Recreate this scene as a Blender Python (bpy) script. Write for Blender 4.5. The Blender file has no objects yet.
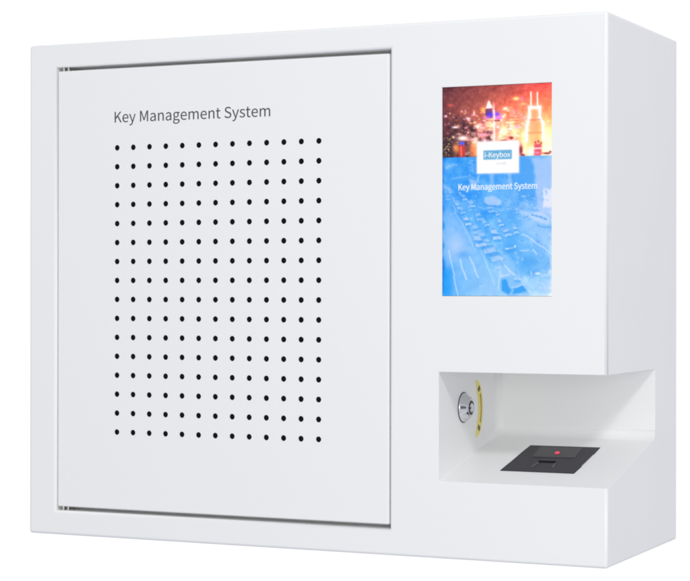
import bpy, bmesh, math
import numpy as np
from mathutils import Vector, Matrix

S = bpy.context.scene
C = S.collection

# ------------------------------------------------------------ camera
cam_d = bpy.data.cameras.new("camera")
cam = bpy.data.objects.new("camera", cam_d)
C.objects.link(cam)
YAW, PITCH, ROLL = 0.43381, 0.00022, 0.00101
c_, s_ = math.cos(YAW), math.sin(YAW)
r = Vector((c_, s_, 0)); fw = Vector((-s_, c_, 0)); u = Vector((0, 0, 1))
fw2 = fw * math.cos(PITCH) + u * math.sin(PITCH)
u2 = u * math.cos(PITCH) - fw * math.sin(PITCH)
r3 = r * math.cos(ROLL) + u2 * math.sin(ROLL)
u3 = u2 * math.cos(ROLL) - r * math.sin(ROLL)
M = Matrix((r3, u3, -fw2)).transposed().to_4x4()
M.translation = Vector((0.81074, -1.64682, -0.00119))
cam.matrix_world = M
cam_d.sensor_width = 36.0
cam_d.lens = 1961.58 / 690 * 36
cam_d.clip_start = 0.05
cam_d.clip_end = 200
S.camera = cam

# ------------------------------------------------------------ world: white studio sweep
w = bpy.data.worlds.new("World")
S.world = w
w.use_nodes = True
nt = w.node_tree
nt.nodes.clear()
out = nt.nodes.new('ShaderNodeOutputWorld')
bg = nt.nodes.new('ShaderNodeBackground')
tc = nt.nodes.new('ShaderNodeTexCoord')
dot = nt.nodes.new('ShaderNodeVectorMath'); dot.operation = 'DOT_PRODUCT'
dot.inputs[1].default_value = (-0.42, 0.9075, 0)
ramp = nt.nodes.new('ShaderNodeValToRGB')
nt.links.new(tc.outputs['Generated'], dot.inputs[0])
mr = nt.nodes.new('ShaderNodeMapRange')
mr.inputs['From Min'].default_value = -1; mr.inputs['From Max'].default_value = 1
nt.links.new(dot.outputs['Value'], mr.inputs['Value'])
nt.links.new(mr.outputs[0], ramp.inputs[0])
cr = ramp.color_ramp                      # bright white sweep behind the cabinet
cr.elements[0].position = 0.62; cr.elements[0].color = (0, 0, 0, 1)
cr.elements[1].position = 0.80; cr.elements[1].color = (1.05, 1.05, 1.05, 1)
def lobe(direction, stops):
    d = nt.nodes.new('ShaderNodeVectorMath'); d.operation = 'DOT_PRODUCT'
    d.inputs[1].default_value = Vector(direction).normalized()
    nt.links.new(tc.outputs['Generated'], d.inputs[0])
    m = nt.nodes.new('ShaderNodeMapRange')
    m.inputs['From Min'].default_value = -1; m.inputs['From Max'].default_value = 1
    nt.links.new(d.outputs['Value'], m.inputs['Value'])
    rp = nt.nodes.new('ShaderNodeValToRGB'); c = rp.color_ramp
    rp.color_ramp.interpolation = 'EASE'
    c.elements[0].position = stops[0][0]; c.elements[0].color = (*stops[0][1], 1)
    c.elements[1].position = stops[-1][0]; c.elements[1].color = (*stops[-1][1], 1)
    for p, col in stops[1:-1]: c.elements.new(p).color = (*col, 1)
    nt.links.new(m.outputs[0], rp.inputs[0])
    return rp.outputs[0]
def mix(op, a, b):
    m = nt.nodes.new('ShaderNodeMix'); m.data_type = 'RGBA'; m.blend_type = op
    m.inputs['Factor'].default_value = 1; m.clamp_result = False
    nt.links.new(a, m.inputs['A']); nt.links.new(b, m.inputs['B'])
    return m.outputs['Result']
# pale room all round, brighter towards the front as added fill light
room = lobe((0.36, -0.80, 0.40), [(0.0, (0.34, 0.355, 0.43)), (0.42, (0.385, 0.41, 0.51)), (0.97, (0.78, 0.792, 0.79))])
# dark spot added at the right, for a dark band on the chrome lock
dark_spot = lobe((0.77, -0.62, 0.03), [(0.0, (1, 1, 1)), (0.985, (1, 1, 1)), (0.996, (0.12, 0.12, 0.16))])
total = mix('LIGHTEN', mix('MULTIPLY', room, dark_spot), ramp.outputs[0])
nt.links.new(total, bg.inputs['Color'])
bg.inputs['Strength'].default_value = 1.0
nt.links.new(bg.outputs[0], out.inputs[0])

# ------------------------------------------------------------ key lamp (softbox upper right, in front)
def area(name, loc, target, size, power, col):
    d = bpy.data.lights.new(name, 'AREA')
    d.shape = 'SQUARE'; d.size = size; d.energy = power; d.color = col
    o = bpy.data.objects.new(name, d); C.objects.link(o)
    o.location = loc
    o.rotation_euler = (Vector(target) - Vector(loc)).to_track_quat('-Z', 'Y').to_euler()
    return o
kd = Vector((0.93, -1.19, 1.0)).normalized()
area("key_softbox", Vector((0.15, 0.05, -0.05)) + kd * 2.6, (0.1, 0, 0), 0.30, 15, (1.0, 0.985, 0.97))
area("added_fill", (1.30, -2.45, 0.02), (0.05, 0, -0.03), 0.7, 12.5, (1.0, 0.972, 0.955))  # added fill lamp to brighten the niche and front

# ------------------------------------------------------------ colour management
S.view_settings.view_transform = 'Standard'
S.view_settings.look = 'None'
S.view_settings.exposure = 0
S.view_settings.gamma = 1
S.render.engine = 'CYCLES'
S.cycles.filter_width = 1.9
S.cycles.max_bounces = 12
S.cycles.diffuse_bounces = 8

# ------------------------------------------------------------ materials
def mat(name, col, rough=0.5, metal=0.0, spec=0.5, emis=None, es=0.0):
    m = bpy.data.materials.new(name); m.use_nodes = True
    b = m.node_tree.nodes['Principled BSDF']
    b.inputs['Base Color'].default_value = (*col, 1)
    b.inputs['Roughness'].default_value = rough
    b.inputs['Metallic'].default_value = metal
    b.inputs['Specular IOR Level'].default_value = spec
    if emis:
        b.inputs['Emission Color'].default_value = (*emis, 1)
        b.inputs['Emission Strength'].default_value = es
    return m

def add_grain(m, scale, bump_strength, dist, rough_var=0.0, col_var=0.0):
    nt = m.node_tree; b = nt.nodes['Principled BSDF']
    tc = nt.nodes.new('ShaderNodeTexCoord')
    n = nt.nodes.new('ShaderNodeTexNoise')
    n.inputs['Scale'].default_value = scale; n.inputs['Detail'].default_value = 3
    nt.links.new(tc.outputs['Object'], n.inputs['Vector'])
    bp = nt.nodes.new('ShaderNodeBump')
    bp.inputs['Strength'].default_value = bump_strength
    bp.inputs['Distance'].default_value = dist
    nt.links.new(n.outputs['Fac'], bp.inputs['Height'])
    nt.links.new(bp.outputs[0], b.inputs['Normal'])
    if rough_var:
        n2 = nt.nodes.new('ShaderNodeTexNoise'); n2.inputs['Scale'].default_value = 14
        nt.links.new(tc.outputs['Object'], n2.inputs['Vector'])
        r0 = b.inputs['Roughness'].default_value
        mm = nt.nodes.new('ShaderNodeMapRange')
        mm.inputs['To Min'].default_value = r0 - rough_var; mm.inputs['To Max'].default_value = r0 + rough_var
        nt.links.new(n2.outputs['Fac'], mm.inputs['Value'])
        nt.links.new(mm.outputs[0], b.inputs['Roughness'])
    if col_var:
        n3 = nt.nodes.new('ShaderNodeTexNoise'); n3.inputs['Scale'].default_value = 9
        n3.inputs['Detail'].default_value = 2
        nt.links.new(tc.outputs['Object'], n3.inputs['Vector'])
        mx = nt.nodes.new('ShaderNodeMix'); mx.data_type = 'RGBA'
        c0 = b.inputs['Base Color'].default_value[:3]
        mx.inputs['A'].default_value = (c0[0] * (1 - col_var), c0[1], c0[2], 1)
        mx.inputs['B'].default_value = (c0[0] * (1 + col_var), c0[1] * (1 - col_var * .3), c0[2], 1)
        nt.links.new(n3.outputs['Fac'], mx.inputs['Factor'])
        nt.links.new(mx.outputs['Result'], b.inputs['Base Color'])

paint = mat("white_powder_coat", (0.902, 0.906, 0.905), 0.42, 0, 0.35)
add_grain(paint, 900, 0.10, 0.0002, 0.06, 0.012)
hole_shade = mat("hole_shade_dark", (0.034, 0.042, 0.055), 0.9, 0, 0.1)  # dark colour standing in for the shade inside the door holes
print_ink = mat("grey_screen_print", (0.075, 0.08, 0.09), 0.6, 0, 0.2)
chrome = mat("chrome", (0.72, 0.73, 0.76), 0.16, 1.0)
chrome_dark = mat("dark_recess_metal", (0.06, 0.06, 0.075), 0.4, 0.6)
steel = mat("brushed_steel", (0.62, 0.60, 0.57), 0.3, 1.0)
yellow = mat("yellow_sticker", (0.88, 0.78, 0.24), 0.55, 0, 0.25)
yellow_ink = mat("dark_sticker_ink", (0.09, 0.075, 0.05), 0.6)
yellow_ink2 = mat("brown_sticker_ink", (0.30, 0.21, 0.04), 0.6)
plastic = mat("charcoal_plastic", (0.040, 0.038, 0.048), 0.55, 0, 0.25)
add_grain(plastic, 1500, 0.15, 0.0002)
plastic_dark = mat("black_sensor_glass", (0.018, 0.018, 0.026), 0.35, 0, 0.25)
plastic_edge = mat("grey_plastic_edge", (0.16, 0.16, 0.175), 0.5, 0, 0.3)  # paler grey than the reader plate, used on the guide ribs
plastic_black = mat("matt_black_slot", (0.006, 0.006, 0.01), 0.8, 0, 0.1)
led_mat = mat("red_indicator_light", (0.5, 0.02, 0.05), 0.3, 0, 0.3, (0.80, 0.035, 0.10), 1.0)
white_glow = mat("lit_white_lettering", (0, 0, 0), 0.4, 0, 0, (0.78, 0.88, 0.98), 1.0)
sensor_dark = mat("dark_bezel", (0.01, 0.012, 0.03), 0.4)

# ------------------------------------------------------------ helpers
def link(o, parent=None, **props):
    C.objects.link(o)
    if parent is not None: o.parent = parent
    for k, v in props.items(): o[k] = v
    return o

def from_bm(name, bm, m, parent=None, smooth=False, **props):
    bmesh.ops.recalc_face_normals(bm, faces=bm.faces)
    me = bpy.data.meshes.new(name); bm.to_mesh(me); bm.free()
    if smooth is True:
        for p in me.polygons: p.use_smooth = True
    me.materials.append(m)
    return link(bpy.data.objects.new(name, me), parent, **props)

def bm_box(x0, x1, y0, y1, z0, z1, bev=0, seg=3):
    bm = bmesh.new()
    bmesh.ops.create_cube(bm, size=1)
    for v in bm.verts:
        v.co = Vector((x0 if v.co.x < 0 else x1, y0 if v.co.y < 0 else y1, z0 if v.co.z < 0 else z1))
    if bev:
        bmesh.ops.bevel(bm, geom=bm.edges[:], offset=bev, segments=seg, profile=0.5, affect='EDGES')
    return bm

def bm_prism_x(prof, x0, x1):
    """prof: list of (y, z) polygon, extruded along x"""
    bm = bmesh.new()
    a = [bm.verts.new((x0, y, z)) for y, z in prof]
    b = [bm.verts.new((x1, y, z)) for y, z in prof]
    bm.faces.new(a); bm.faces.new(b[::-1])
    n = len(prof)
    for i in range(n):
        bm.faces.new((a[i], b[i], b[(i + 1) % n], a[(i + 1) % n]))
    bmesh.ops.recalc_face_normals(bm, faces=bm.faces)
    return bm

def tmp(bm):
    bmesh.ops.recalc_face_normals(bm, faces=bm.faces)
    me = bpy.data.meshes.new("tmp"); bm.to_mesh(me); bm.free()
    o = bpy.data.objects.new("tmp", me); C.objects.link(o)
    return o

def cut(o, cutters):
    for k in cutters:
        md = o.modifiers.new("b", 'BOOLEAN'); md.operation = 'DIFFERENCE'
        md.object = k; md.solver = 'EXACT'
    dg = bpy.context.evaluated_depsgraph_get()
    me = bpy.data.meshes.new_from_object(o.evaluated_get(dg))
    o.modifiers.clear()
    o.data = me
    for k in cutters: bpy.data.objects.remove(k)
    return o

def lathe(prof, seg=48):
    """prof: list of (r, h); axis +X from origin"""
    bm = bmesh.new(); rings = []
    for rr, h in prof:
        if rr < 1e-7: rings.append([bm.verts.new((h, 0, 0))])
        else: rings.append([bm.verts.new((h, rr * math.cos(2 * math.pi * i / seg), rr * math.sin(2 * math.pi * i / seg))) for i in range(seg)])
    for a, b in zip(rings, rings[1:]):
        for i in range(seg):
            j = (i + 1) % seg
            if len(a) == 1 and len(b) == 1: continue
            if len(a) == 1: bm.faces.new((a[0], b[i], b[j]))
            elif len(b) == 1: bm.faces.new((a[i], b[0], a[j]))
            else: bm.faces.new((a[i], b[i], b[j], a[j]))
    return bm

FONT = None
try:                                         # the sans face that ships inside Blender; default face otherwise
    import os
    FONT = bpy.data.fonts.load(os.path.join(bpy.utils.resource_path('LOCAL'), 'datafiles', 'fonts', 'Noto Sans CJK Regular.woff2'))
except Exception:
    FONT = None

def text_mesh(name, body, m, parent, x, y, z, width, height, offset=0.0, **props):
    """flat lettering facing -Y, scaled to the given overall width and cap height"""
    cu = bpy.data.curves.new(name, 'FONT'); cu.body = body; cu.size = 1
    cu.resolution_u = 4
    if FONT: cu.font = FONT
    o = bpy.data.objects.new("t", cu); C.objects.link(o)
    dg = bpy.context.evaluated_depsgraph_get()
    me = bpy.data.meshes.new_from_object(o.evaluated_get(dg))
    bpy.data.objects.remove(o)
    xs = [v.co.x for v in me.vertices]
    x0, x1 = min(xs), max(xs)
    cap = max(v.co.y for v in me.vertices)
    for v in me.vertices:
        px = (v.co.x - x0) / (x1 - x0) * width
        pz = v.co.y / cap * height
        v.co = (x + px, y, z + pz)
    if offset:                               # thicker strokes: the same outline again, a hair aside
        b = bmesh.new()
        for k, (dx, dz) in enumerate(((0, 0), (offset, 0), (offset / 2, offset / 2))):
            me2 = me.copy()
            for v in me2.vertices: v.co += Vector((dx, -0.00002 * k, dz))
            b.from_mesh(me2)
        b.to_mesh(me); b.free()
    me.name = name
    me.materials.clear(); me.materials.append(m)
    return link(bpy.data.objects.new(name, me), parent, **props)

# ------------------------------------------------------------ key cabinet
HZ = 0.24336; HX = 0.30; D = 0.22662
XL = 0.14148; DR = 0.15013; ZT = -0.07433; ZB = -0.17354; ZK = -0.14091

cab = bpy.data.objects.new("key_cabinet", None)
cab.location = (0, 0, 0)
cab.empty_display_size = 0.1
link(cab, label="white powder-coated steel key cabinet with perforated door, colour touch screen and lock niche",
     category="key cabinet")

# --- body: a folded steel shell with door opening, screen window and corner niche
body_bm = bm_box(-HX, HX, 0, D, -HZ, HZ, 0.0028, 4)
body = tmp(body_bm)
OX0, OX1, OZ0, OZ1 = -0.2685, 0.0934, -0.2192, 0.2204
slope = math.atan2(ZK - ZB, DR)
F = 0.010          # bend radius where niche floor meets its back wall
prof = [(-0.02, ZT), (DR, ZT)]
cz = ZK + F * 0.92; 
for i in range(7):
    a = i / 6 * (math.pi / 2 - slope)
    # arc from the back wall down to the sloping floor
    prof.append((DR - F + F * math.cos(a), cz + 0.0 - F * math.sin(a)))
# continue floor to the front and beyond along the slope
y_l, z_l = prof[-1]
prof.append((-0.02, ZB - 0.02 * math.tan(slope)))
nb = bm_prism_x(prof, XL, HX + 0.02)          # soft bend where the left wall turns into the back wall
ne = [e for e in nb.edges if all(abs(v.co.x - XL) < 1e-6 and v.co.y > DR - F - 1e-4 and v.co.z < ZT + 1e-4 for v in e.verts)
      and not all(abs(v.co.z - ZT) < 1e-6 for v in e.verts)]
bmesh.ops.bevel(nb, geom=ne, offset=0.0075, segments=5, profile=0.5, affect='EDGES', clamp_overlap=True)
niche = tmp(nb)
cutters = [tmp(bm_box(OX0, OX1, -0.02, 0.026, OZ0, OZ1)), tmp(bm_box(OX0 + 0.010, OX1 - 0.010, 0.020, 0.200, OZ0 + 0.010, OZ1 - 0.010)), niche,
           tmp(bm_box(0.1441, 0.2488, -0.02, 0.0035, -0.0058, 0.1832))]
cut(body, cutters)
me = body.data
# bevel the edges made by the cuts
bm = bmesh.new(); bm.from_mesh(me)
bmesh.ops.remove_doubles(bm, verts=bm.verts, dist=1e-6)
bmesh.ops.dissolve_limit(bm, angle_limit=math.radians(0.5), verts=bm.verts, edges=bm.edges)
eps = 2e-4
def ang(e):
    return e.calc_face_angle(0) if len(e.link_faces) == 2 else 0
sel_niche, sel_door = [], []
for e in bm.edges:
    if ang(e) < math.radians(35): continue
    a, b = e.verts[0].co, e.verts[1].co
    mid = (a + b) / 2
    if abs(a.y) < eps and abs(b.y) < eps and mid.x < 0.10 and mid.x > -0.28 and abs(mid.z) < 0.23:
        sel_door.append(e)
    elif mid.x > XL - 0.001 and ZB - 0.003 < mid.z < ZT + 0.003 and (mid.y < DR + 0.002):
        if e.calc_length() > 0.004: sel_niche.append(e)
for es, off in ((sel_door, 0.0028), (sel_niche, 0.0016)):
    es = [e for e in es if e.is_valid]
    bmesh.ops.bevel(bm, geom=es, offset=off, segments=3, profile=0.5, affect='EDGES', clamp_overlap=True)
for f in bm.faces:
    f.smooth = f.calc_area() < 0.0012
bm.to_mesh(me); bm.free()
me.materials.clear(); me.materials.append(paint)
body.name = "body"; me.name = "body"; body.parent = cab

# --- door
DX0, DX1, DZ0, DZ1, DY = -0.2672, 0.0916, -0.2152, 0.2165, 0.0014
door = tmp(bm_box(DX0, DX1, DY, DY + 0.020, DZ0, DZ1, 0.0014, 4))
inner = tmp(bm_box(DX0 + 0.0013, DX1 - 0.0013, DY + 0.0013, DY + 0.04, DZ0 + 0.0013, DZ1 - 0.0013))
hb = bmesh.new()
for i in range(13):
    for j in range(16):
        x = -0.1988 + i * (0.0201 + 0.1988) / 12
        z = 0.1386 - j * (0.1386 + 0.1395) / 15
        mtx = Matrix.Translation((x, 0.0, z)) @ Matrix.Rotation(math.pi / 2, 4, 'X')
        bmesh.ops.create_cone(hb, cap_ends=True, segments=20, radius1=0.00282, radius2=0.00282, depth=0.012, matrix=mtx)
holes = tmp(hb)
cut(door, [inner, holes])
me = door.data
for p in me.polygons: p.use_smooth = (p.area < 0.001 and abs(p.normal.y) < 0.98 and (abs(p.center.x - (-0.0894)) < 0.115) and abs(p.center.z) < 0.145) or (0.0 < p.area < 0.0008 and 0.02 < abs(p.normal.y) < 0.98)
me.materials.clear(); me.materials.append(paint)
door.name = "door"; me.name = "door"; door.parent = cab
from_bm("hole_shade_sheet", bm_box(DX0 + 0.012, DX1 - 0.012, DY + 0.0075, DY + 0.018, DZ0 + 0.012, DZ1 - 0.012), hole_shade, door,  # added dark sheet, so the holes read as shaded
        label="dark sheet added behind the round ventilation holes of the door to make them look black")
text_mesh("door_lettering", "Key Management System", print_ink, door, -0.2015, DY - 0.00015, 0.1644 - 0.0010, 0.1708, 0.0106, 0.00006,
          label="thin grey printed words Key Management System above the grid of holes")

# --- hinges in the gaps at the left end of the door
for zc, sgn in ((0.2188, 1), (-0.2175, -1)):
    b = bmesh.new()
    for x, rad in ((-0.2630, 0.0014), (-0.2575, 0.0013)):
        mtx = Matrix.Translation((x, 0.0060, zc))
        bmesh.ops.create_cone(b, cap_ends=True, segments=20, radius1=rad, radius2=rad, depth=0.0075, matrix=mtx)
    t = bm_box(-0.2665, -0.2540, 0.0080, 0.014, zc - 0.0022, zc - 0.0008, 0.0002, 1)
    tm = bpy.data.meshes.new("t"); t.to_mesh(tm); t.free(); b.from_mesh(tm)
    from_bm("hinge", b, steel, cab, smooth=False)

# --- lock on the left wall of the niche
ly, lz = 0.0612, -0.1098
def place_lathe(name, prof, m, parent, **p):
    bm = lathe(prof)
    bmesh.ops.translate(bm, verts=bm.verts, vec=(XL, ly, lz))
    o = from_bm(name, bm, m, parent, smooth=True, **p)
    return o
lock = place_lathe("cam_lock", [(0.0, -0.001), (0.0135, -0.001), (0.0137, 0.0004), (0.0136, 0.0013), (0.0132, 0.0019), (0.0098, 0.0062), (0.0092, 0.0070), (0.0083, 0.0077), (0.0074, 0.0080), (0.0068, 0.0079), (0.0067, 0.0074), (0.0, 0.0074)], chrome, cab,
                   label="round chrome key lock with conical collar on the niche's left wall")
lk = place_lathe("key_slot", [(0.0066, 0.0075), (0.0066, 0.0077), (0.0044, 0.0077), (0.0044, 0.0075)], chrome_dark, lock)
place_lathe("lock_core", [(0.0, 0.0075), (0.0044, 0.0075), (0.0044, 0.0084), (0.0038, 0.0088), (0.0, 0.0089)], chrome, lock)
nk = bm_box(XL + 0.0070, XL + 0.0093, ly - 0.0062, ly - 0.0036, lz - 0.0009, lz + 0.0009, 0.0001, 1)
from_bm("key_notch", nk, chrome_dark, lock)
place_lathe("lock_base_ring", [(0.0, 0.0002), (0.0144, 0.0002), (0.0144, 0.0006), (0.0, 0.0006)], chrome_dark, lock)  # thin dark ring round the foot of the collar

# --- yellow crescent sticker beside the lock
sy_, sz_ = 0.0693, -0.1126           # centre of the sticker's curve
def arc_sheet(r_in, r_out, a0, a1, n, xoff, taper=0.0):
    bm = bmesh.new(); rc = (r_in + r_out) / 2; hw = (r_out - r_in) / 2
    A = []; B = []
    for i in range(n + 1):
        t = i / n; a = a0 + (a1 - a0) * t
        k = 1.0
        if taper:
            k = min(1.0, min(t, 1 - t) / taper)
            k = math.sin(k * math.pi / 2) ** 0.9
        q = rc - (1-k) * 0.0004
        h = max(hw * k, 0.00005)
        A.append(bm.verts.new((XL + xoff, sy_ + (q - h) * math.cos(a), sz_ + (q - h) * math.sin(a))))
        B.append(bm.verts.new((XL + xoff, sy_ + (q + h) * math.cos(a), sz_ + (q + h) * math.sin(a))))
    for i in range(n): bm.faces.new((A[i], B[i], B[i + 1], A[i + 1]))
    ext = bmesh.ops.extrude_face_region(bm, geom=bm.faces[:])
    bmesh.ops.translate(bm, verts=[v for v in ext['geom'] if isinstance(v, bmesh.types.BMVert)], vec=(0.0003, 0, 0))
    return bm
rad = math.radians
st = from_bm("sticker", arc_sheet(0.0308, 0.0414, rad(-50), rad(50), 48, 0.0002, 0.24), yellow, cab,
             label="yellow crescent sticker with dark lettering beside the chrome lock")
# small marks of the sticker: two characters and a curved line of fine print
def strokes(name, ac, m):
    bm = bmesh.new()
    rc = 0.0360
    for (dr_, da, w_, h_) in ((0, 0.045, 0.0050, 0.0008), (0, 0.0, 0.0058, 0.0008), (0, -0.045, 0.0050, 0.0008),
                              (-0.0018, 0, 0.0010, 0.0042), (0.0016, 0, 0.0010, 0.0046)):
        b2 = bm_box(-0.00015, 0.00015, -w_ / 2, w_ / 2, -h_ / 2, h_ / 2)
        a = ac + da
        for v in b2.verts:
            y, z = v.co.y + rc + dr_, v.co.z
            cy, sy = math.cos(a), math.sin(a)
            v.co = (XL + 0.0006 + v.co.x + 0.00002 * len(bm.verts) / 8, sy_ + y * cy - z * sy, sz_ + y * sy + z * cy)
        tm = bpy.data.meshes.new("t"); b2.to_mesh(tm); b2.free(); bm.from_mesh(tm)
    return from_bm(name, bm, m, st)
strokes("printed_mark", rad(31), yellow_ink)
strokes("printed_mark", rad(-31), yellow_ink)
bm = bmesh.new()
for i in range(26):
    a = rad(-21 + 42 * i / 25)
    hh = 0.0036 if i % 3 else 0.0026
    b2 = bm_box(-0.0001, 0.0001, -hh / 2, hh / 2, -0.0003, 0.0003)
    for v in b2.verts:
        y, z = v.co.y + 0.0370, v.co.z
        v.co = (XL + 0.0006 + v.co.x, sy_ + y * math.cos(a) - z * math.sin(a), sz_ + y * math.sin(a) + z * math.cos(a))
    tm = bpy.data.meshes.new("t"); b2.to_mesh(tm); b2.free(); bm.from_mesh(tm)
from_bm("fine_print", bm, yellow_ink2, st)

# --- fingerprint reader on the sloping floor
def floor_z(y): return ZB + (ZK - ZB) * y / DR
def on_slope(bm):
    """local (x, y, h) -> niche floor, h above the floor"""
    n = Vector((0, -math.sin(slope), math.cos(slope)))
    for v in bm.verts:
        x, y, h = v.co
        v.co = Vector((x, y, floor_z(y))) + n * h
    return bm
def quad_prism(pts, h0, h1, bev=0):
    bm = bmesh.new()
    a = [bm.verts.new((x, y, h0)) for x, y in pts]; b = [bm.verts.new((x, y, h1)) for x, y in pts]
    bm.faces.new(a[::-1]); bm.faces.new(b); n = len(pts)
    for i in range(n): bm.faces.new((a[i], a[(i + 1) % n], b[(i + 1) % n], b[i]))
    if bev:
        bmesh.ops.bevel(bm, geom=[e for e in bm.edges if abs(e.verts[0].co.z - h1) < 1e-7 and abs(e.verts[1].co.z - h1) < 1e-7],
                        offset=bev, segments=2, profile=0.5, affect='EDGES')
    return bm
base = [(0.1870, 0.0370), (0.2574, 0.0370), (0.2578, 0.058), (0.2569, 0.061), (0.2569, 0.093), (0.2578, 0.096), (0.2573, 0.1168),
        (0.1882, 0.1160), (0.1876, 0.096), (0.1884, 0.093), (0.1884, 0.061), (0.1873, 0.058)]
rd = from_bm("fingerprint_reader", on_slope(quad_prism(base, -0.001, 0.0012, 0.0005)), plastic, cab,
             label="flat charcoal fingerprint reader with red light on the niche's sloping floor")
from_bm("sensor_window", on_slope(quad_prism([(0.2030, 0.0785), (0.2440, 0.0800), (0.2415, 0.1130), (0.2000, 0.1115)], 0.0010, 0.0016, 0.0002)), plastic_dark, rd)
# finger guide: dark slot at the top, two raised side ribs
from_bm("finger_slot", on_slope(quad_prism([(0.2135, 0.0640), (0.2300, 0.0640), (0.2298, 0.0685), (0.2137, 0.0685)], 0.0010, 0.0017, 0.0002)), plastic_black, rd)
for (xa, xb) in ((0.2148, 0.2128), (0.2310, 0.2326)):
    from_bm("guide_rib", on_slope(quad_prism([(xb, 0.0500), (xb + 0.0009, 0.0500), (xa + 0.0006, 0.0625), (xa, 0.0625)], 0.0010, 0.0020, 0.0002)), plastic_edge, rd)
bm = bmesh.new()
bmesh.ops.create_uvsphere(bm, u_segments=24, v_segments=12, radius=1)
for v in bm.verts: v.co = Vector((v.co.x * 0.0022 + 0.2228, v.co.y * 0.0032 + 0.0930, v.co.z * 0.0011 + 0.0016))
from_bm("indicator_light", on_slope(bm), led_mat, rd, smooth=True, label="small glowing red light on the reader")

# ------------------------------------------------------------ touch screen
SX0, SX1, SZ0, SZ1 = 0.1444, 0.2485, -0.0055, 0.1829
NX, NZ = 240, 434
uu = (np.arange(NX) + 0.5) / NX; vv = (np.arange(NZ) + 0.5) / NZ
U, V = np.meshgrid(uu, vv)                      # V runs down
X = 442 + 109.5 * U
YT = 87.3 - 4.8 * U; YB = 295.2 + 1.1 * U
Y = YT + (YB - YT) * V
rng = np.random.default_rng(7)
def blur(a, s):
    if s <= 0: return a
    k = np.arange(-int(3 * s) - 1, int(3 * s) + 2); g = np.exp(-k ** 2 / (2 * s * s)); g /= g.sum()
    p = len(k) // 2
    a = np.pad(a, ((p, p), (p, p)), mode='edge')
    a = np.apply_along_axis(lambda m: np.convolve(m, g, 'valid'), 0, a)
    a = np.apply_along_axis(lambda m: np.convolve(m, g, 'valid'), 1, a)
    return a
def noise(s):
    n = blur(rng.standard_normal((NZ, NX)), s); return (n - n.mean()) / n.std()
def lerp_stops(t, stops):
    ts = [s[0] for s in stops]
    return np.stack([np.interp(t, ts, [s[1][k] for s in stops]) for k in range(3)], -1)
split = 1 / 3.0 + 0.0
sp = 157.3 - 1.9 * U                             # image row of the split between night and blue
q = (Y - YT) / (sp - YT)                         # 0..1 inside the night half
L = lerp_stops(q, [(0, (98, 50, 55)), (.3, (120, 62, 62)), (.55, (108, 58, 58)), (.8, (85, 52, 52)), (1, (70, 45, 45))])
Mi = lerp_stops(q, [(0, (160, 78, 72)), (.25, (190, 105, 85)), (.5, (205, 125, 100)), (.75, (230, 165, 135)), (1, (235, 190, 170))])
R = lerp_stops(q, [(0, (205, 85, 78)), (.25, (238, 125, 90)), (.5, (255, 165, 105)), (.75, (255, 210, 150)), (1, (255, 244, 222))])
a = np.clip(U / 0.55, 0, 1)[..., None]; b = np.clip((U - 0.55) / 0.45, 0, 1)[..., None]
night = (L * (1 - a) + Mi * a) * (1 - b) + R * b
night += (noise(2.5) * 5 + noise(1.0) * 3)[..., None] * np.array([1, .9, .8])
img = night.copy()
X0_, Y0_ = X.copy(), Y.copy()
X = X0_ + noise(3) * .15; Y = Y0_ + noise(3) * .15
def put(mask, col):
    global img
    img = img * (1 - mask[..., None]) + np.array(col, float) * mask[..., None]
PXW = 109.5 / NX
def win(cx, cy, wd, ht, pad):
    return None
def blob(cx, cy, rx, ry, col, al=1.0, pw=1.0):
    d = ((X - cx) / rx) ** 2 + ((Y - cy) / ry) ** 2
    put(al * np.exp(-d ** pw), col)
def seg(p0, p1, wd, col, al=1.0):
    (x0, y0), (x1, y1) = p0, p1
    dx, dy = x1 - x0, y1 - y0; l2 = dx * dx + dy * dy + 1e-9
    t = np.clip(((X - x0) * dx + (Y - y0) * dy) / l2, 0, 1)
    d = np.hypot(X - x0 - t * dx, Y - y0 - t * dy)
    put(al * np.exp(-(d / wd) ** 2), col)
def poly(pts, col, al=1.0, soft=0.8):
    ins = np.zeros(X.shape, bool); n = len(pts)
    for i in range(n):
        x0, y0 = pts[i]; x1, y1 = pts[(i + 1) % n]
        if y0 == y1: continue
        c = ((y0 > Y) != (y1 > Y)) & (X < (x1 - x0) * (Y - y0) / (y1 - y0) + x0)
        ins ^= c
    put(blur(ins.astype(float), soft) * al, col)
def rect(x0, y0, x1, y1, col, al=1.0, soft=0.8): poly([(x0, y0), (x1, y0), (x1, y1), (x0, y1)], col, al, soft)

# skyline blocks
for k in range(46):
    cx = 442 + 110 * rng.random(); wd = 2 + 4 * rng.random()
    top = 104 + 34 * rng.random(); t = (cx - 442) / 110
    if t < .45: col = (60 + 50 * rng.random(), 38 + 22 * rng.random(), 45 + 20 * rng.random()); al = .45
    else: col = (215 + 40 * rng.random(), 130 + 60 * rng.random(), 95 + 60 * rng.random()); al = .35
    rect(cx - wd / 2, top, cx + wd / 2, 160, col, al, 1.4)
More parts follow.
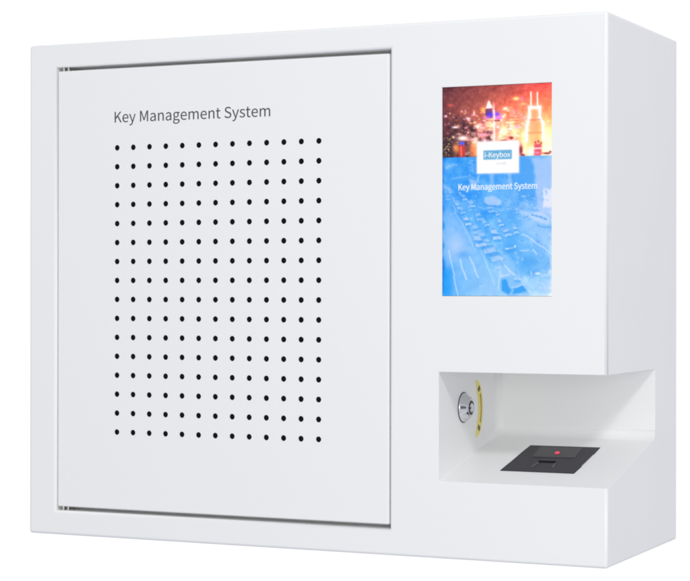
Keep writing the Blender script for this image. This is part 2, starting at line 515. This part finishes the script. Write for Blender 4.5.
# lights of windows and signs
def light_rows(n, x0, x1, y0, y1, cols, s0, s1, al):
    for k in range(n):
        cx = x0 + (x1 - x0) * rng.random(); cy = y0 + (y1 - y0) * rng.random()
        s = s0 + (s1 - s0) * rng.random() ** 2
        blob(cx, cy, s * (0.8 + 0.9 * rng.random()), s * (0.6 + .5 * rng.random()), cols[rng.integers(len(cols))], al * (0.5 + .5 * rng.random()))
warm = [(235, 160, 110), (250, 200, 150), (210, 110, 90), (255, 225, 190), (190, 90, 80), (230, 190, 210)]
light_rows(130, 443, 490, 108, 156, warm, 0.5, 1.5, 0.75)
light_rows(120, 485, 530, 108, 156, [(255, 230, 190), (255, 190, 140), (240, 140, 110), (255, 245, 225), (205, 95, 80), (240, 170, 200)], 0.6, 2.0, 0.7)
light_rows(130, 462, 532, 112, 156, [(255, 250, 240), (255, 225, 200), (250, 190, 215), (215, 170, 245), (255, 160, 120)], 0.5, 1.5, 0.9)
light_rows(90, 478, 530, 120, 156, [(255, 245, 230), (255, 215, 175), (255, 190, 170), (255, 220, 240)], 0.6, 2.2, 0.8)
light_rows(60, 500, 552, 118, 156, [(255, 235, 180), (255, 200, 130), (250, 160, 100), (255, 250, 230)], 0.8, 2.6, 0.6)
for k in range(50):                               # dark gaps
    blob(443 + 50 * rng.random(), 118 + 38 * rng.random(), 0.8 + 1.4 * rng.random(), 0.8 + 1.5 * rng.random(), (55, 30, 42), 0.6)
# big bright spots
for (x, y, rx, ry, c, al) in [(463, 138, 5.5, 2.2, (255, 235, 225), .95), (453, 137, 1.6, 1.5, (255, 225, 200), .8), (455, 127, 3.2, 1.2, (245, 225, 235), .95),
        (445.5, 116, 1.4, 1.2, (245, 225, 235), .9), (468, 118.3, 2.2, 1.3, (250, 220, 240), .9), (474, 113, 1.1, 2.2, (255, 215, 170), .8),
        (450, 105, 3.2, 1.0, (220, 100, 80), .7), (483, 110, 2.2, 2.6, (255, 200, 110), .8), (516, 98.6, 3.0, 1.8, (255, 225, 150), .95),
        (521.5, 99, 1.6, 3, (225, 140, 190), .6), (505.5, 108.5, 2.6, 1.7, (255, 235, 210), .95), (523, 104, 3, 1.5, (255, 190, 130), .8),
        (511, 124, 3, 1.4, (255, 245, 225), .9), (504, 131, 2.6, 3.2, (255, 240, 190), .8), (515.5, 127.5, 1.6, 1.4, (235, 170, 225), .8),
        (484, 134.5, 6, 1.8, (255, 175, 190), .8), (489, 124, 5, 5, (255, 205, 150), .55), (499, 122, 4, 6, (250, 190, 150), .5),
        (547, 140, 5, 14, (255, 235, 190), .8), (536, 150, 10, 6, (255, 250, 230), .9), (528, 138, 8, 8, (255, 225, 165), .5),
        (475, 143, 3, 5, (255, 235, 215), .8), (478, 150, 3.5, 6, (255, 190, 100), .8), (456, 148, 4, 5, (240, 160, 90), .75)]:
    blob(x, y, rx, ry, c, al)
# left foreground tower with blue crown
rect(458.5, 144, 465, 157.5, (178, 62, 58), .85, .9); rect(459, 141.5, 464.5, 145, (88, 95, 205), .95, .8)
seg((461, 147), (461, 157), .7, (250, 130, 90), .8)
rect(470, 143, 477, 157.6, (225, 140, 80), .55, 1.2)
rect(442, 136, 452, 157.6, (52, 40, 42), .6, 2.0)
for k in range(26): blob(443 + 8 * rng.random(), 137 + 19 * rng.random(), .55, .5, (215, 190, 130), .8)
# tower with pointed lit crown and purple shaft
rect(486, 108.5, 492.5, 118, (95, 55, 110), .8, .8)
poly([(486, 108), (489, 100.5), (492.5, 108)], (255, 250, 240), .95, .7); blob(489, 104, 1.2, 3, (255, 255, 250), .9)
blob(490, 114.5, 2.6, 1.7, (70, 70, 250), .9); blob(497, 114, 4, 2.2, (95, 75, 240), .85); blob(487.5, 117.3, 3, 1, (205, 110, 240), .8)
rect(495, 116.7, 502, 118.8, (235, 110, 220), .8, .8); seg((494.3, 110), (494.3, 141), .7, (255, 230, 240), .9)
blob(493.5, 108, .9, 5, (255, 215, 225), .7)
rect(494, 119.5, 500, 121, (80, 35, 60), .7, .7)
for y in (119, 122.5, 126, 129.5): seg((486, y), (493, y), .5, (255, 215, 190), .7)
for y in (118, 121, 124): seg((508, y), (518, y - .5), .5, (190, 85, 75), .6)
# twin-mast tower outlined in light
glow = (255, 225, 225)
poly([(529.5, 108), (539, 108), (539.2, 117.5), (542, 123), (542.8, 156), (526.5, 156), (527.2, 125), (529.5, 117.5)], (248, 165, 105), .55, 1.2)
for p in [((530.8, 92.5), (530.6, 107)), ((536.8, 92.5), (537, 107))]: seg(*p, .75, (255, 235, 225), .95)
ow = [((529.3, 107.5), (539.3, 107.5)), ((529.3, 107.5), (529.2, 118)), ((539.3, 107.5), (539.4, 117.5)), ((529.2, 118), (527, 124.5)),
      ((539.4, 117.5), (542.2, 123)), ((527, 124.5), (526, 141)), ((542.2, 123), (542.9, 140))]
for p in ow: seg(*p, 2.3, (255, 180, 170), .6)
for p in ow: seg(*p, 1.1, (255, 238, 238), .98)
for y in (112, 115): seg((531, y), (538, y), .5, (235, 150, 110), .5)
seg((529, 120), (540, 119.5), .7, (205, 95, 75), .6); seg((528, 133), (541, 132.5), .8, (225, 120, 90), .5)
# dark rooflines along the bottom right
for (x, y, rx, ry) in [(520.5, 150, 2.2, 5), (523, 155.3, 2.5, 1.6), (511, 137.8, 2.4, 1.6), (504, 140.3, 5, .8), (546, 153.2, 4.5, 1.2), (549.5, 151.6, 1.6, 1.0)]:
    blob(x, y, rx, ry, (98, 30, 50), .9, 1.5)
rect(533.5, 144, 541, 156, (160, 60, 90), .8, 1.0); seg((533.5, 148.3), (541, 148.3), .8, (255, 205, 205), .9)
for (x, y) in ((535, 142.5), (538, 141.6), (540.5, 143.2)): blob(x, y, 1.0, 1.3, (110, 40, 60), .9)
blob(531, 152, 2.5, 4, (255, 250, 235), .95); blob(537, 153, 2, 1.2, (240, 150, 190), .8)
rect(442, 155.8, 500, 157.3, (90, 45, 70), .35, .6)
night_img = img

# blue half
night_img = np.clip(night_img, 0, 255)
g_ = night_img.mean(-1, keepdims=True)
night_img = np.clip(g_ + (night_img - g_) * 1.0, 0, 255)
t_ = night_img / 255
t_ = np.where(t_ > .35, .35 + (t_ - .35) * 1.26, t_)          # lights bloom towards white
bloom = np.stack([blur(np.clip(t_[..., k] - .72, 0, 1), 4) for k in range(3)], -1)
night_img = np.clip(t_ + bloom * .7, 0, 1) ** .98 * 255 + np.array([0, 2, 6])
night_img = np.stack([blur(night_img[..., k], .35) for k in range(3)], -1)
X = X0_ + noise(6) * .45 + noise(2) * .15; Y = Y0_ + noise(6) * .45 + noise(2) * .15
qb = np.clip((Y - sp) / (YB - sp), 0, 1)
Lb = lerp_stops(qb, [(0, (45, 150, 245)), (.3, (70, 160, 250)), (.6, (80, 170, 250)), (1, (20, 150, 250))])
Mb = lerp_stops(qb, [(0, (65, 160, 248)), (.35, (80, 170, 252)), (.7, (100, 185, 252)), (1, (150, 208, 253))])
Rb = lerp_stops(qb, [(0, (125, 190, 250)), (.4, (150, 200, 253)), (.8, (140, 200, 253)), (1, (165, 212, 253))])
a = np.clip(U / 0.45, 0, 1)[..., None]; b = np.clip((U - 0.45) / 0.55, 0, 1)[..., None]
img = (Lb * (1 - a) + Mb * a) * (1 - b) + Rb * b
img += (noise(9) * 7 + noise(4) * 4 + noise(1.3) * 2.5)[..., None] * np.array([1.6, 1.0, .1])
lt = (178, 212, 255); lt2 = (205, 226, 255); dk = (45, 145, 240); dk2 = (70, 160, 245)
# buildings on the skyline
poly([(532, 158), (550, 158), (552, 215), (537, 215), (535, 175)], (175, 205, 253), .75, 2)
rect(543, 189, 551.5, 208, (228, 234, 254), .95, 1.2); rect(546, 160, 549, 189, (150, 195, 250), .4, 1.5)
poly([(517, 158), (531, 158), (534, 178), (535, 200), (517, 200)], (70, 160, 248), .75, 2)
rect(508, 173, 511.5, 186, (165, 205, 253), .6, 1.5); rect(489, 172.5, 494, 184, (160, 200, 253), .6, 1.5)
rect(470, 179, 478, 190, (165, 205, 253), .7, 1.6); rect(478, 175, 480, 182, lt, .7, 1)
rect(505, 199, 512, 205, (150, 195, 250), .5, 1.5); poly([(520, 203), (529, 205), (529, 209), (518, 207)], (150, 195, 250), .5, 1.5)
for k in range(24): seg((468 + 6 * rng.random(), 160 + 1.2 * k), (470 + 6 * rng.random(), 161 + 1.2 * k), .7, lt, .3)
seg((446, 168), (456, 165), 1.2, lt, .5); seg((443, 185), (450, 190), 1.5, lt, .5); seg((452, 178), (468, 176), 1, lt, .35)
# light road surfaces
poly([(446, 205), (456, 215), (470, 232), (480, 250), (492, 275), (500, 296), (446, 296), (443, 235)], (150, 200, 254), .55, 4)
blob(455, 245, 10, 12, (185, 212, 254), .75)
poly([(500, 250), (515, 262), (530, 296), (505, 296), (492, 262)], (165, 210, 254), .6, 3)
poly([(520, 228), (552, 250), (552, 230), (535, 212), (520, 215)], (160, 205, 254), .6, 3)
rect(442, 268, 452, 296, (15, 150, 250), .65, 5)
blob(513, 240, 14, 12, (65, 165, 250), .5); blob(522, 265, 12, 10, (80, 172, 250), .5); blob(512, 220, 12, 8, (75, 168, 250), .5)
# lanes and kerbs
for p0, p1, wd, al in [((449, 250), (458, 296), .6, .8), ((460, 258), (466, 279), .8, .85), ((469.5, 256), (478.5, 276), .8, .85),
                       ((470, 225), (496, 285), .8, .5), ((495, 253), (514, 275), 1.0, .85), ((523, 234), (552, 254), .8, .8),
                       ((495, 253), (505, 290), 1.2, .4), ((452, 205), (476, 250), .7, .4)]:
    seg(p0, p1, wd, lt2, al)
blob(463, 254, 6, 3.2, (95, 170, 248), .8); seg((458, 248), (470, 248), 1.5, (150, 195, 252), .6)
def car(cx, cy, s, sx=1.0):
    """a car coming towards us, seen from above: roof, windscreen, bonnet, shade beside it"""
    cx += 1.6 * (rng.random() - .5) * s; cy += 1.6 * (rng.random() - .5) * s; s *= .85 + .3 * rng.random(); fade = .45 + .5 * rng.random()
    ax, ay, bx, by = .50 * s, .95 * s, 1.0 * s, -.12 * s
    def P(al, ac): return (cx + ax * al + bx * ac, cy + ay * al + by * ac)
    def qd(a0, a1, w0, w1, col, al, soft=.7):
        poly([P(a0, -w0), P(a0, w0), P(a1, w1), P(a1, -w1)], col, al * fade, soft)
    qd(-2.6, 3.6, 1.2, 3.4, dk, .45, 1.4); qd(3.0, 5.0, 2.2, 2.2, dk, .5, 1.2)
    qd(-3.0, 3.2, 1.5, 2.3, (158, 203, 253), .75, .8)
    qd(-2.4, -1.7, 1.1, 1.2, dk2, .7, .6)
    qd(-1.5, .2, 1.3, 1.6, (188, 216, 254), .8, .7)
    qd(.3, 1.7, 1.7, 2.1, dk, .85, .7)
    qd(1.8, 3.0, 1.9, 2.0, (178, 212, 254), .7, .7)
    seg(P(3.1, -1.8), P(3.1, 1.8), .45 * s, lt2, .5 * fade)
    for k in (-1.7, 1.7): blob(*P(3.0, k), .6 * s, .5 * s, (240, 246, 255), .7 * fade)
for (cx, cy, s) in [(cx_, cy_, s_k * 1.3) for cx_, cy_, s_k in [(447, 196, .7), (453, 199, .7), (457, 204, .9), (449, 190, .6), (462, 210, 1.0), (466, 219, 1.15), (475, 229, 1.4), (486, 244, 1.9), (464, 196, .8),
                    (472, 203, .8), (478, 214, 1.0), (485, 222, 1.1), (494, 233, 1.3), (469, 208, .7), (497, 212, .7), (490, 209, .8), (509, 206, .6), (516, 210, .6), (526, 216, .7), (483, 236, 1.2), (500, 222, .9), (505, 231, 1.0), (491, 251, 2.0), (478, 239, 1.5), (492, 199, .6), (460, 193, .6), (515, 228, 1.0)]]:
    car(cx, cy, s)
for k in range(70):                                # far traffic glitter
    t = rng.random(); cx = 446 + 100 * t; cy = 192 + 26 * rng.random()
    seg((cx, cy), (cx + 3 * rng.random(), cy + 2.2 * rng.random() - .4), .55, lt2 if rng.random() > .4 else dk, .45)
for k in range(260):                               # small broken lights and darks of the traffic
    cx = 444 + 106 * rng.random(); cy = 190 + 100 * rng.random() ** 1.3
    if cx < 474 and cy > 225 + (cx - 444) * .6: continue
    l = (.6 + 2.2 * rng.random()) * (.6 + (cy - 190) / 90)
    d_ = (.5, .9) if rng.random() < .55 else (1.0, -.15)
    seg((cx, cy), (cx + d_[0] * l, cy + d_[1] * l), .45 + .3 * rng.random(), lt2 if rng.random() > .5 else dk, .15 + .25 * rng.random())
# white van and bus at right
poly([(485, 196), (494, 195), (502, 201), (500, 206), (490, 206), (484, 201)], (180, 210, 254), .8, 1.2); seg((486, 205), (501, 207), .9, dk, .7)
poly([(529, 213), (540, 212), (549, 217), (548, 224), (538, 223), (529, 218)], (190, 216, 254), .85, 1.2)
for k in range(4): seg((531 + 4 * k, 215.2 + 1.1 * k), (533 + 4 * k, 216 + 1.1 * k), .8, dk, .8)
poly([(519, 209), (528, 212), (530, 217), (521, 214)], (185, 212, 254), .6, 1.2); seg((538, 226), (550, 228), .8, dk2, .7)
# dark cars with headlights
blob(510, 250, 7, 4, dk2, .8, 1.5); blob(507, 248.5, 1.7, .9, (250, 252, 255), .95); blob(515.3, 246.5, 1.2, 1.2, (250, 252, 255), .95); seg((509, 248.3), (513, 248), .7, lt2, .7)
blob(530, 262, 10, 7, dk2, .7, 1.5); seg((521, 250.5), (528, 250), .6, lt2, .7); seg((533, 250), (537, 254), .7, lt2, .7)
for (x, y) in ((516, 253), (518, 257), (523, 259), (517, 262)): blob(x, y, 1.1, 1.2, lt2, .6)
blob(533, 273, 8, 4, dk2, .6, 1.5); blob(537.5, 273.8, 2.8, 1.3, (250, 252, 255), .95); seg((531, 271), (531, 276), .8, lt2, .7)
blob(549, 272, 1.2, 2.6, (240, 246, 255), .8); seg((541, 276), (548, 274), .9, lt2, .7)
# near car at the bottom
poly([(500, 277), (513, 275), (527, 289), (529, 293), (504, 294), (499, 285)], (120, 190, 252), .7, 1.5)
poly([(502, 279), (506, 279), (511, 290), (509, 294), (503, 292)], (45, 155, 246), .9, 1.2)
poly([(513, 286.5), (523, 284.5), (529, 290.5), (512, 294)], (50, 158, 247), .9, 1.2)
poly([(513, 280), (519, 279.5), (521, 282), (514, 282.5)], (95, 175, 250), .8, .9)
for p0, p1 in [((500, 278), (499, 286)), ((500, 276), (510, 274.5)), ((512, 287), (523, 284.5)), ((523, 284.5), (530, 292)), ((514, 279), (520, 279)), ((542, 283), (546, 290))]:
    seg(p0, p1, .7, lt2, .75)
blob(546, 288, 6, 5, (185, 215, 254), .5)
edge = np.clip(1 - (X - 442) / 2.5, 0, 1); put(edge * .6, (10, 110, 225))
edge = np.clip(1 - (551.5 - X) / 3.0, 0, 1); put(edge * .5, (225, 235, 252))
blue_img = 255 * (np.clip(img, 0, 255) / 255) ** .95
blue_img = np.stack([blur(blue_img[..., k], .55) for k in range(3)], -1)
X, Y = X0_, Y0_
mk = np.clip((Y - sp) / 0.9 + .5, 0, 1)[..., None]
img = night_img * (1 - mk) + blue_img * mk
edge = np.clip(1 - (X - 442) / 1.6, 0, 1); put(edge * .6 * (1 - mk[..., 0]), (50, 25, 60))
# logo card and its banner (wording is separate lettering in front)
def uvrect(x0, x1, z0, z1, col, al=1, soft=.9):
    x = SX0 + (SX1 - SX0) * U; z = SZ1 - (SZ1 - SZ0) * V
    m_ = ((x > x0) & (x < x1) & (z > z0) & (z < z1)).astype(float)
    put(blur(m_, soft) * al, col)
uvrect(0.1770, 0.2182, 0.1035, 0.1333, (255, 240, 250), .55, 1.6)
uvrect(0.1780, 0.2172, 0.1044, 0.1325, (255, 254, 255), 1.0, .8)
uvrect(0.1838, 0.2108, 0.1166, 0.1246, (108, 178, 222), 1.0, .9)
for k in range(7):
    x0 = 0.1965 + k * 0.0014
    uvrect(x0, x0 + 0.0008, 0.1118, 0.1118 + 0.0015 + 0.0005 * (k % 3), (222, 222, 234), .9, .8)
img = np.clip(img, 0, 255) / 255.0
lin = np.where(img <= 0.04045, img / 12.92, ((img + 0.055) / 1.055) ** 2.4)

SY = 0.0016
gx = np.linspace(SX0, SX1, NX); gz = np.linspace(SZ1, SZ0, NZ)
GX, GZ = np.meshgrid(gx, gz)
co = np.stack([GX, np.full_like(GX, SY), GZ], -1).reshape(-1, 3)
idx = np.arange(NX * NZ).reshape(NZ, NX)
faces = np.stack([idx[:-1, :-1], idx[1:, :-1], idx[1:, 1:], idx[:-1, 1:]], -1).reshape(-1, 4)
sm = bpy.data.meshes.new("screen_picture")
sm.vertices.add(len(co)); sm.vertices.foreach_set("co", co.ravel())
sm.loops.add(faces.size); sm.loops.foreach_set("vertex_index", faces.ravel())
sm.polygons.add(len(faces)); sm.polygons.foreach_set("loop_start", np.arange(0, faces.size, 4))
sm.update(calc_edges=True)
ca = sm.color_attributes.new("Picture", 'FLOAT_COLOR', 'POINT')
ca.data.foreach_set("color", np.concatenate([lin.reshape(-1, 3), np.ones((NX * NZ, 1))], 1).ravel())
pm = mat("lit_display", (0.0, 0.0, 0.0), 0.25, 0, 0.12)
pn = pm.node_tree; at = pn.nodes.new('ShaderNodeAttribute'); at.attribute_name = "Picture"
pb = pn.nodes['Principled BSDF']
pn.links.new(at.outputs['Color'], pb.inputs['Emission Color']); pb.inputs['Emission Strength'].default_value = 1.0
sm.materials.append(pm)
scr = from_bm("touch_screen", bm_box(SX0 - 0.0002, SX1 + 0.0002, SY + 0.0002, 0.0050, SZ0 - 0.0002, SZ1 + 0.0002), sensor_dark, cab,
              label="lit upright touch screen showing a city at night above blue street traffic")
link(bpy.data.objects.new("screen_picture", sm), scr)
text_mesh("screen_title", "Key Management System", white_glow, scr, 0.1598, SY - 0.0002, 0.0896, 0.0746, 0.0056, 0.00038)
text_mesh("logo_lettering", "i-Keybox", white_glow, scr, 0.1850, SY - 0.0002, 0.1184, 0.0243, 0.0048, 0.00035)
